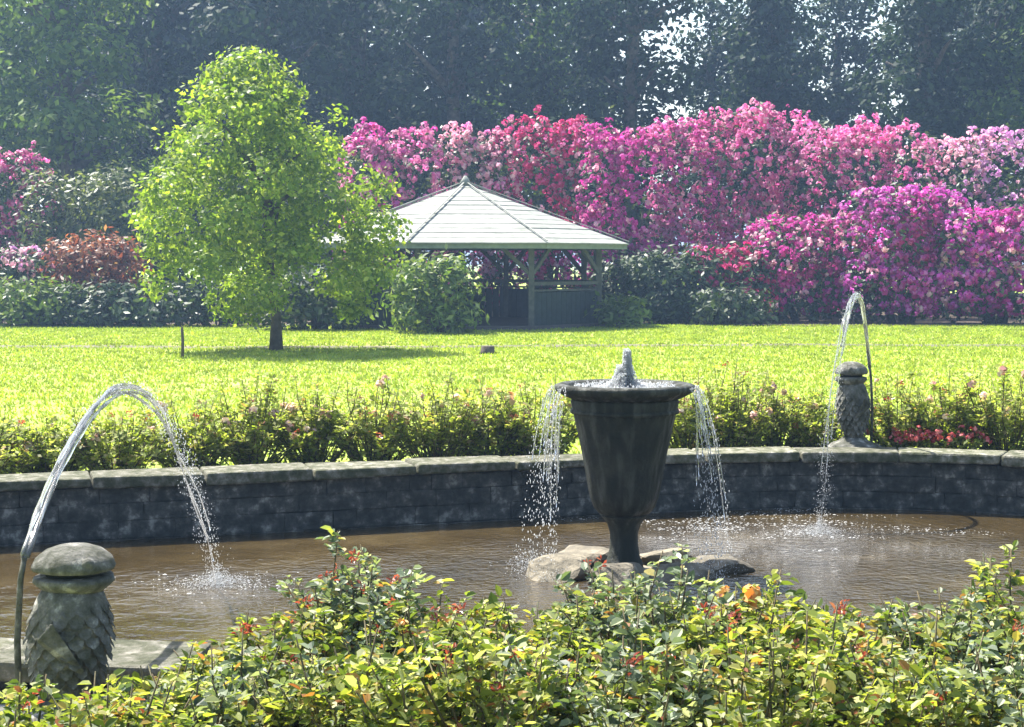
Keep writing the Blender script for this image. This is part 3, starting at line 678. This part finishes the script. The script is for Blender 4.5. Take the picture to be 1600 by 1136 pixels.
# ================================================================== WATER JETS AND SPLASHES
def droplets(c, size, st=2.2):
    """small faceted drops, one octahedron each, stretched along z"""
    n = len(c); o = np.array([[1,0,0],[0,1,0],[-1,0,0],[0,-1,0],[0,0,st],[0,0,-st]], float)
    V = (c[:, None, :] + o[None] * size[:, None, None]).reshape(-1, 3)
    f = np.array([[0,1,4],[1,2,4],[2,3,4],[3,0,4],[1,0,5],[2,1,5],[3,2,5],[0,3,5]]); Fc = (np.arange(n)[:, None, None] * 6 + f[None]).reshape(-1, 3)
    return V, Fc
def jet(name, a, apex, land, r0, label, foam_glints=(160, .30, .22, 0, 0)):
    a, apex, land = Vector(a), Vector(apex), Vector(land)
    t = empty(name, land, label, 'water jet', 'arching water jets')
    def pt(s):                                       # horizontal run with a parabola in z
        h0 = math.dist((a.x, a.y), (apex.x, apex.y)); h1 = math.dist((apex.x, apex.y), (land.x, land.y)); H = h0 + h1; u = s * H
        p = a.lerp(land, s); k = (apex.z - a.z) / h0 ** 2 if u < h0 else (apex.z - land.z) / h1 ** 2
        p.z = apex.z - k * (u - h0) ** 2; return p
    m = 70; inner = Vector((0, 0, 0)); mb = MB()
    for st in range(7):                              # several twisting strands
        pts = []; rad = []; ph = st * 1.26; end = 1.0 if st == 0 else random.uniform(.5, .95)
        for i in range(m):
            s = i / (m - 1) * end; p = pt(s); sp = r0 * (.55 + 1.9 * s)
            p += Vector((math.cos(ph + s * 5 + .4 * math.sin(s * 23 + st)), math.sin(ph + s * 5) * .6, math.sin(ph * 2 + s * 4))) * sp
            pts.append(p - land); rad.append(r0 * (.60 - .42 * s) * (1 + .35 * math.sin(i * .9 + st * 2) * math.sin(i * .37 + st)))
        mb.tube(pts, rad, 6)
    mb.build('stream', M['jet'], t, True)
    nd = 2200; s = rng.random(nd) ** .55; c = np.array([pt(q) for q in s]) + rng.normal(size=(nd, 3)) * (r0 * (.5 + 2.2 * s))[:, None]
    V, Fc = droplets(c - np.array(land), r0 * .13 * rng.uniform(.3, 1.3, nd)); link('drops', np_mesh('drops', V, Fc, True), M['spray'], t, 'stuff')
    # splash where it lands
    nd = 2200; aa = rng.random(nd) * 6.28; rr = np.abs(rng.normal(size=nd)) * r0 * 12; hh = np.abs(rng.normal(size=nd)) * r0 * 5 * np.exp(-rr / (r0 * 8))
    c = np.stack([np.cos(aa) * rr, np.sin(aa) * rr, hh + .004], 1); V, Fc = droplets(c, r0 * .2 * rng.uniform(.3, 1.2, nd), .8); link('splash', np_mesh('splash', V, Fc, True), M['spray'], t, 'stuff')
    # white flecks in loose streaks: foam, and at the far jet stand-ins for glints
    nf, sx, sy, ox, oy = foam_glints; k = rng.integers(0, 60, nf); cen = rng.normal(size=(60, 2)) * np.array([sx, sy]) + np.array([ox, oy]); xy = cen[k] + rng.normal(size=(nf, 2)) * np.array([.12, .05])
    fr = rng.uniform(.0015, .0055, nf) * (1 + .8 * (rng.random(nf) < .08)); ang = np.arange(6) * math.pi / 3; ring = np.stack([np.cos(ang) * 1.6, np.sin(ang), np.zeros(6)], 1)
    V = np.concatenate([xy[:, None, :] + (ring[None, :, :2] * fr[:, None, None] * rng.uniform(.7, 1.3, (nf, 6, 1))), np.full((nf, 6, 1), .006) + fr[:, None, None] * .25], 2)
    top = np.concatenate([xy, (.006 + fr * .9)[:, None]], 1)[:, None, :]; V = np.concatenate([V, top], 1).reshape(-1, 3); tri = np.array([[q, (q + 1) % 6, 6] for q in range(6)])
    link('foam_glints', np_mesh('foam_glints', V, (np.arange(nf)[:, None, None] * 7 + tri[None]).reshape(-1, 3), True), M['spray'], t, 'stuff')
jet('water_jet', S1 + Vector((-.132, -.028, .60)), (-1.75, 7.35, 1.13), (-1.82, 10.2, WATER_Z), .015, 'big arching water jet from the near left statue')
jet('water_jet', S2 + Vector((.127, .018, .70)), (2.76, 13.45, 1.43), (2.27, 12.2, WATER_Z), .013, 'slender water jet arching from the far right statue', (1500, .60, .34, -.30, .20))  # wide patch of added white flecks imitates glints on the water
# bubbling plume over the urn
def plume():
    t = empty('water_plume', (UX, UY, .88), 'white bubbling cone of water rising out of the urn', 'water plume')
    cs = []
    for q in range(16):                               # ragged tongues of froth, tallest in the middle
        ox, oy = rng.normal(size=2) * .055; hq = .24 * math.exp(-(ox * ox + oy * oy) / .004) * rng.uniform(.5, 1.1) + .035; n_ = int(800 * hq / .2)
        h = rng.random(n_) ** 1.3 * hq; wd = (.042 * (1 - h / hq * .55) + .006); aa = rng.random(n_) * 6.28; rr = wd * np.sqrt(rng.random(n_))
        cs.append(np.stack([ox * (1 - .4 * h / hq) + np.cos(aa) * rr, oy + np.sin(aa) * rr, h + .012], 1))
    n_ = 1500; aa = rng.random(n_) * 6.28; rr = .33 * np.sqrt(rng.random(n_)); cs.append(np.stack([np.cos(aa) * rr, np.sin(aa) * rr, np.abs(rng.normal(size=n_)) * .012 + .008], 1))
    c = np.concatenate(cs); V, Fc = droplets(c, rng.uniform(.0014, .0045, len(c)), 1.5); link('drops', np_mesh('drops', V, Fc, True), M['spray'], t, 'stuff')
    for q in range(5):
        ox, oy = rng.normal(size=2) * .04; hq = rng.uniform(.09, .21); mb = MB(); mb.tube([(ox, oy, 0), (ox * .9, oy * .8, hq * .5), (ox * .5 + .01, oy * .5, hq)], [.013, .008, .002], 8); mb.build('core', M['jet'], t, True)
plume()
def curtain(a0, a1, label, seed):
    rs = np.random.default_rng(seed)
    t = empty('water_curtain', (UX, UY, WATER_Z), label, 'falling water', 'water falling from the urn rim')
    mb = MB(); drops = []
    for i in range(24):
        a = rs.uniform(a0, a1); v = rs.uniform(.0, .34); zt = .90; tfall = math.sqrt(2 * (zt - WATER_Z) / 9.8); pts = []; rad = []
        e0 = rs.uniform(0, .55); e1 = min(1, e0 + rs.uniform(.12, .5))
        for q in np.linspace(e0, e1, 7):
            tt = q * tfall; r = .455 + v * tt * 1.6; pts.append((math.cos(a) * r, math.sin(a) * r, (zt - 4.9 * tt * tt) - WATER_Z)); rad.append(.0022 + .0018 * rs.random())
        mb.tube(pts, rad, 5)
        for q in rs.random(36) ** .55:
            tt = q * tfall; r = .455 + v * tt * 1.6 + rs.normal() * .012; drops.append((math.cos(a + rs.normal() * .02) * r, math.sin(a) * r, zt - 4.9 * tt * tt - WATER_Z))
    low = []
    for i in range(1100):
        a = rs.uniform(a0 - .2, a1 + .2); r = .58 + rs.normal() * .10; low.append((math.cos(a) * r, math.sin(a) * r, abs(rs.normal()) * .045 + .004))
    mb.build('strands', M['jet'], t, True)
    c = np.array(low); V, Fc = droplets(c, rs.uniform(.0015, .004, len(c)), .8); link('splash', np_mesh('splash', V, Fc, True), M['spray'], t, 'stuff')
    c = np.array(drops); V, Fc = droplets(c, rs.uniform(.0013, .0034, len(c)), 3.2); link('drops', np_mesh('drops', V, Fc, True), M['spray'], t, 'stuff')
curtain(R(170), R(215), 'veil of water falling from the left rim of the urn', 5)
curtain(R(-32), R(8), 'veil of water falling from the right rim of the urn', 6)

# ================================================================== ROSES
def lc(*s): return list(s)
M['rose1'] = foliage_mat('rose_leaves_green', [(0, (.05, .085, .02)), (.25, (.12, .17, .035)), (.5, (.25, .29, .05)), (.7, (.38, .40, .09)), (.82, (.44, .45, .28)), (.91, (.34, .33, .08)), (.97, (.36, .24, .07)), (1, (.30, .10, .05))], .5, .5, .3)
M['rose2'] = foliage_mat('rose_leaves_bluish', [(0, (.04, .065, .04)), (.3, (.12, .165, .10)), (.6, (.25, .30, .19)), (.8, (.42, .45, .36)), (.91, (.26, .30, .09)), (.98, (.34, .26, .08)), (1, (.30, .10, .06))], .45, .5, .35)
M['rose3'] = foliage_mat('rose_leaves_far', [(0, (.13, .18, .03)), (.45, (.26, .31, .055)), (.8, (.38, .41, .14)), (.93, (.42, .40, .22)), (1, (.40, .24, .14))], .58, .55, .2)
M['redshoot'] = foliage_mat('red_young_rose_leaves', [(0, (.20, .05, .035)), (.6, (.32, .10, .06)), (1, (.36, .20, .10))], .5, .35, .6, transcol=(1.3, .8, .6))
M['bloom'] = foliage_mat('rose_petals', [(0, (.55, .25, .25)), (.5, (.62, .45, .38)), (1, (.72, .62, .55))], .35, .6, .2)
M['orbloom'] = foliage_mat('orange_rose_petals', [(0, (.62, .22, .06)), (.5, (.70, .40, .12)), (1, (.78, .58, .30))], .4, .6, .2)
M['redbloom'] = foliage_mat('red_flowers', [(0, (.42, .05, .06)), (.6, (.55, .12, .13)), (1, (.65, .3, .3))], .3, .6, .2)
def pinnate(c, ax, nrm, L):
    """rose leaves: five leaflets, one at the tip and two pairs along the stalk"""
    ax = unit(ax); nrm = unit(nrm - ax * (nrm * ax).sum(1, keepdims=True)); sd = np.cross(nrm, ax); Lc = L[:, None]
    C_, N_, S_, T_ = [], [], [], []
    for along, side, k in ((1.05, 0, 1.15), (.62, .52, 1.0), (.62, -.52, 1.0), (.12, .46, .82), (.12, -.46, .82)):
        jit = rng.normal(size=c.shape) * .12 * Lc
        C_.append(c + ax * along * Lc + sd * side * Lc + jit - np.array([0, 0, 1]) * (along ** 2) * .22 * Lc); N_.append(nrm + rng.normal(size=c.shape) * .28)
        T_.append(ax * (.75 if side else 1) + sd * np.sign(side) * .75); S_.append(L * k * .82 * rng.uniform(.8, 1.2, len(L)))
    return np.concatenate(C_), np.concatenate(N_), np.concatenate(S_), np.concatenate(T_)
def rose(base, w_, d_, h_, label, group, mat, leaf, nshoot, per, fold, red=0, bloom=0, name='rose_bush', bmat='bloom'):
    t = empty(name, base, label, 'rose bush', group)
    mb = MB(); pts = []; axs = []; tips = []
    for i in range(nshoot):
        a = rng.uniform(0, 6.28); q = math.sqrt(rng.random()); ex = math.cos(a) * q * w_; ey = math.sin(a) * q * d_; hh = h_ * (1 - .30 * q ** 2) * (rng.uniform(.55, .92) if rng.random() < .78 else rng.uniform(.9, 1.14))
        p = [Vector((ex * .25 * rng.uniform(.6, 1.6), ey * .25, 0)), Vector((ex * .6 + rng.normal() * .02, ey * .6, hh * .45)), Vector((ex * .85 + rng.normal() * .02, ey * .85, hh * .75)), Vector((ex, ey, hh))]
        mb.tube(p, [.006, .005, .004, .0022], 5); tips.append((ex, ey, hh))
        f = np.clip(rng.beta(*((2.6, 1.5) if fold else (1.5, 1.3)), per), .12, 1); P4 = np.array([list(v) for v in p]); idx = f * 3; k = np.minimum(idx.astype(int), 2); fr = (idx - k)[:, None]
        pts.append(P4[k] * (1 - fr) + P4[k+1] * fr); an = rng.uniform(0, 6.28, per); axs.append(np.stack([np.cos(an), np.sin(an), rng.uniform(-.15, .7, per)], 1))
    pts = np.concatenate(pts); axs = np.concatenate(axs); pts[:, 2] = np.maximum(pts[:, 2], leaf * .8)
    nrm = rng.normal(size=(len(pts), 3)) * .35 + np.array([0, 0, 1.0])
    c, n_, s_, t_ = pinnate(pts, axs, nrm, leaf * rng.uniform(.6, 1.25, len(pts)))
    link('foliage', leaf_mesh('foliage', c, n_, s_, .64, fold, t_), M[mat], t, 'stuff')
    mb.build('stems', M['stem'], t, True)
    tp = np.array(tips)
    if red:
        k = rng.choice(len(tp), min(red, len(tp)), replace=False); m = 4; c0 = np.repeat(tp[k], m, 0) + rng.normal(size=(len(k) * m, 3)) * leaf * .3; an = rng.uniform(0, 6.28, len(c0))
        c, n_, s_, t_ = pinnate(c0, np.stack([np.cos(an), np.sin(an), rng.uniform(.4, 1.6, len(c0))], 1), rng.normal(size=c0.shape) * .4 + np.array([0, -.2, .8]), leaf * .62 * rng.uniform(.6, 1.1, len(c0)))
        link('red_shoots', leaf_mesh('red_shoots', c, n_, s_, .5, fold, t_), M['redshoot'], t, 'stuff')
    if bloom:
        k = rng.choice(len(tp), min(bloom, len(tp)), replace=False); c = tp[k] * np.array([.95, .95, .93]); link('blooms', truss_mesh(c, np.tile([0, -.5, .7], (len(c), 1)), leaf * .75, 16), M[bmat], t, 'stuff')
    return t
# far bed, behind the pond wall
far = [(-30, 645, 2, 'pale'), (75, 640, 3, ''), (180, 632, 2, ''), (300, 622, 2, ''), (395, 597, 4, ''), (490, 592, 5, ''), (585, 597, 3, ''), (680, 590, 3, ''), (765, 600, 5, ''), (840, 590, 3, ''),
       (1075, 590, 3, ''), (1140, 575, 6, ''), (1210, 590, 5, ''), (1285, 603, 2, ''), (1405, 590, 2, ''), (1490, 580, 4, ''), (1575, 562, 4, ''), (1650, 570, 2, '')]
farlab = ['rose bush cut by the left edge, behind the pond wall', 'second rose bush from the left edge behind the pond wall', 'rose bush right behind the top of the big water arc', 'low rose bush just right of the big water arc',
          'rose bush in front of the lawn tree shadow, left one', 'full rose bush below the middle of the tree shadow', 'rose bush left of the lawn gap behind the wall', 'rose bush right of the tree shadow tip behind the wall', 'broad rose bush second left of the urn', 'rose bush directly left of the urn behind the wall',
          'rose bush directly right of the urn behind the wall', 'tallest rose bush between urn and far statue', 'rose bush second right of the urn behind the wall', 'rose bush just left of the far statue', 'rose bush just right of the far statue',
          'rose bush second right of the far statue', 'tall rose bush near the right edge behind the wall', 'rose bush cut by the right edge behind the wall']
for (px, yt, bl, _), lab in zip(far, farlab):
    Y = np.interp(px, [0, 800, 1200, 1600], [12.55, 13.75, 14.3, 14.1]) + random.uniform(-.05, .25)
    base = P(px, 700, Y); base.z = 0; h = max(P(px, yt, Y).z, .35)
    rose(base, .50, .34, h, lab, 'rose bushes behind the pond wall', 'rose3', .054, 60, 15, False, 3, bl + 2)
# near bed, in front of the camera
near = [  # px, base distance, top y, width, label, red shoots
    (455, 5.9, 965, .40, 'rose bush at the left end of the near bed, beside the gravel', 2), (560, 6.25, 855, .28, 'near rose bush with tall red young shoots', 12), (690, 5.85, 945, .42, 'near rose bush right of the one with tall red shoots', 3),
    (850, 6.0, 935, .40, 'near rose bush left of the tallest clump below the urn', 2), (1010, 6.1, 868, .36, 'tall near rose bush directly below the urn', 4), (1165, 5.9, 905, .42, 'near rose bush with orange blooms, just right below the urn rocks', 5),
    (1330, 6.0, 945, .42, 'near rose bush below the reflection of the far statue', 2), (1480, 5.9, 920, .42, 'near rose bush second from the right edge', 2), (1610, 6.1, 880, .42, 'near rose bush at the right edge', 2),
    (265, 5.35, 1030, .30, 'pale rose bush between the near statue and the rest of the bed', 1), (370, 5.1, 1025, .36, 'low rose bush in the lower left in front of the gravel', 2), (560, 5.1, 985, .44, 'front rose bush at the bottom, left of centre', 2), (770, 5.0, 985, .46, 'front rose bush at the bottom centre', 2),
    (980, 5.1, 965, .46, 'front rose bush at the bottom right of centre', 2), (1200, 5.0, 965, .46, 'front rose bush at the bottom, third from the right', 2), (1410, 5.1, 970, .46, 'front rose bush at the bottom, second from the right', 2), (1600, 5.0, 960, .46, 'front rose bush in the bottom right corner', 2),
    (175, 4.6, 1060, .34, 'low rose bush in the bottom left corner below the near statue', 4), (40, 4.55, 1095, .28, 'lowest rose bush at the very corner, bottom left', 3)]
for i, (px, Y, yt, wd, lab, red) in enumerate(near):
    base = P(px, 1100, Y); base.z = 0.0; h = max(P(px, yt, Y).z, .15)
    rose(base, wd * 1.08, .46, h, lab, 'rose bushes in the near bed', ('rose1', 'rose2', 'rose1')[i % 3], .047, 74, 12, True, red, {1165: 5, 690: 1, 1330: 2, 1480: 1, 980: 1, 560: 1, 370: 1}.get(px, 0), bmat='orbloom')
# red bedding flowers beside the far statue
def bedding(px, label):
    p = P(px, 690, 14.0 if px < 1450 else 13.95); p.z = 0
    t = empty('bedding_plant', p, label, 'flowers', 'red bedding plants by the far statue')
    c = rng.normal(size=(220, 3)) * np.array([.10, .08, .06]) + np.array([0, 0, .14]); c[:, 2] = np.maximum(c[:, 2], .03)
    link('foliage', leaf_mesh('foliage', c, rng.normal(size=(220, 3)) * .5 + np.array([0, 0, .8]), .05 * rng.uniform(.7, 1.3, 220), .6), M['rose3'], t, 'stuff')
    c = rng.normal(size=(26, 3)) * np.array([.11, .07, .025]) + np.array([0, -.04, .24])
    link('blossom', truss_mesh(c, np.tile([0, -.4, .8], (26, 1)), .03, 8), M['redbloom'], t, 'stuff')
for px, lab in ((1400, 'red bedding flowers nearest the far statue'), (1450, 'red bedding flowers in the middle of the clump'), (1505, 'red bedding flowers farthest right of the far statue')):
    bedding(px, lab)

# ================================================================== SMALL THINGS ON THE LAWN
def stake(px, py, h, label):
    p = G(px, py); t = empty('wooden_stake', p, label, 'stake', 'stakes on the lawn')
    mb = MB(); mb.tube([(0, 0, -.05), (.01, 0, h * .6), (.0, 0, h), (.0, 0, h + .05)], [.028, .027, .026, .006], 8); mb.build('shaft', M['bark'], t, True)
stake(285, 560, .52, 'thin dark stake on the lawn left of the tree')
p = G(762, 553); t = empty('tree_stump', p, 'small dark stump on the lawn in front of the gazebo', 'stump')
mb = MB(); mb.lathe([(.17, 0), (.13, .05), (.12, .14), (.10, .15)], 16, wob=.06); mb.build('wood', M['bark'], t, True)

# grass: tufts over the lawn in view, nobody could count them
def grass():
    n = 150000; y = 13.0 + (44.5 - 13.0) * rng.random(n) ** .75; x = (rng.random(n) - .5) * (y * .70 + 2)
    keep = np.ones(n, bool); pr = np.array([[q.x, q.y] for q in offset(RIM, 1.2)])
    inside = np.zeros(n, bool); j = len(pr) - 1
    for i in range(len(pr)):
        xi, yi = pr[i]; xj, yj = pr[j]; c = ((yi > y) != (yj > y)) & (x < (xj - xi) * (y - yi) / (yj - yi + 1e-12) + xi); inside ^= c; j = i
    keep &= ~inside; py = 32.9 + .0012 * (x - 3) ** 2 + .03 * x + .35 * np.sin(x * .33); keep &= ~((y > py + .05) & (y < py + .95) & (rng.random(n) < .80))
    x, y = x[keep], y[keep]; n = len(x); h = rng.uniform(.025, .06, n); a = rng.random(n) * 6.28; wd = .006 + .0004 * y
    bx, by = np.cos(a) * wd, np.sin(a) * wd; lx, ly = rng.normal(size=n) * .025, rng.normal(size=n) * .025
    V = np.stack([np.stack([x - bx, y - by, np.zeros(n)], 1), np.stack([x + bx, y + by, np.zeros(n)], 1), np.stack([x + lx, y + ly, h], 1)], 1).reshape(-1, 3)
    tag(link('lawn_grass', np_mesh('lawn_grass', V, np.arange(3 * n).reshape(n, 3)), M['grass']), 'short mown bright green grass of the lawn', 'grass', kind='stuff')
grass()

# ================================================================== HAZE
def haze():
    m, t, out = newmat('haze_air'); v = N(t, 'ShaderNodeVolumePrincipled')
    v.inputs['Color'].default_value = (.42, .64, 1.0, 1); v.inputs['Density'].default_value = .00105; v.inputs['Anisotropy'].default_value = .35
    t.links.new(v.outputs[0], out.inputs['Volume'])
    mb = MB(); mb.box((0, 480, 12.5), (1900, 1000, 27.5)); o = mb.build('haze', m); tag(o, 'thin bluish summer haze over the garden', 'haze', kind='stuff')
haze()
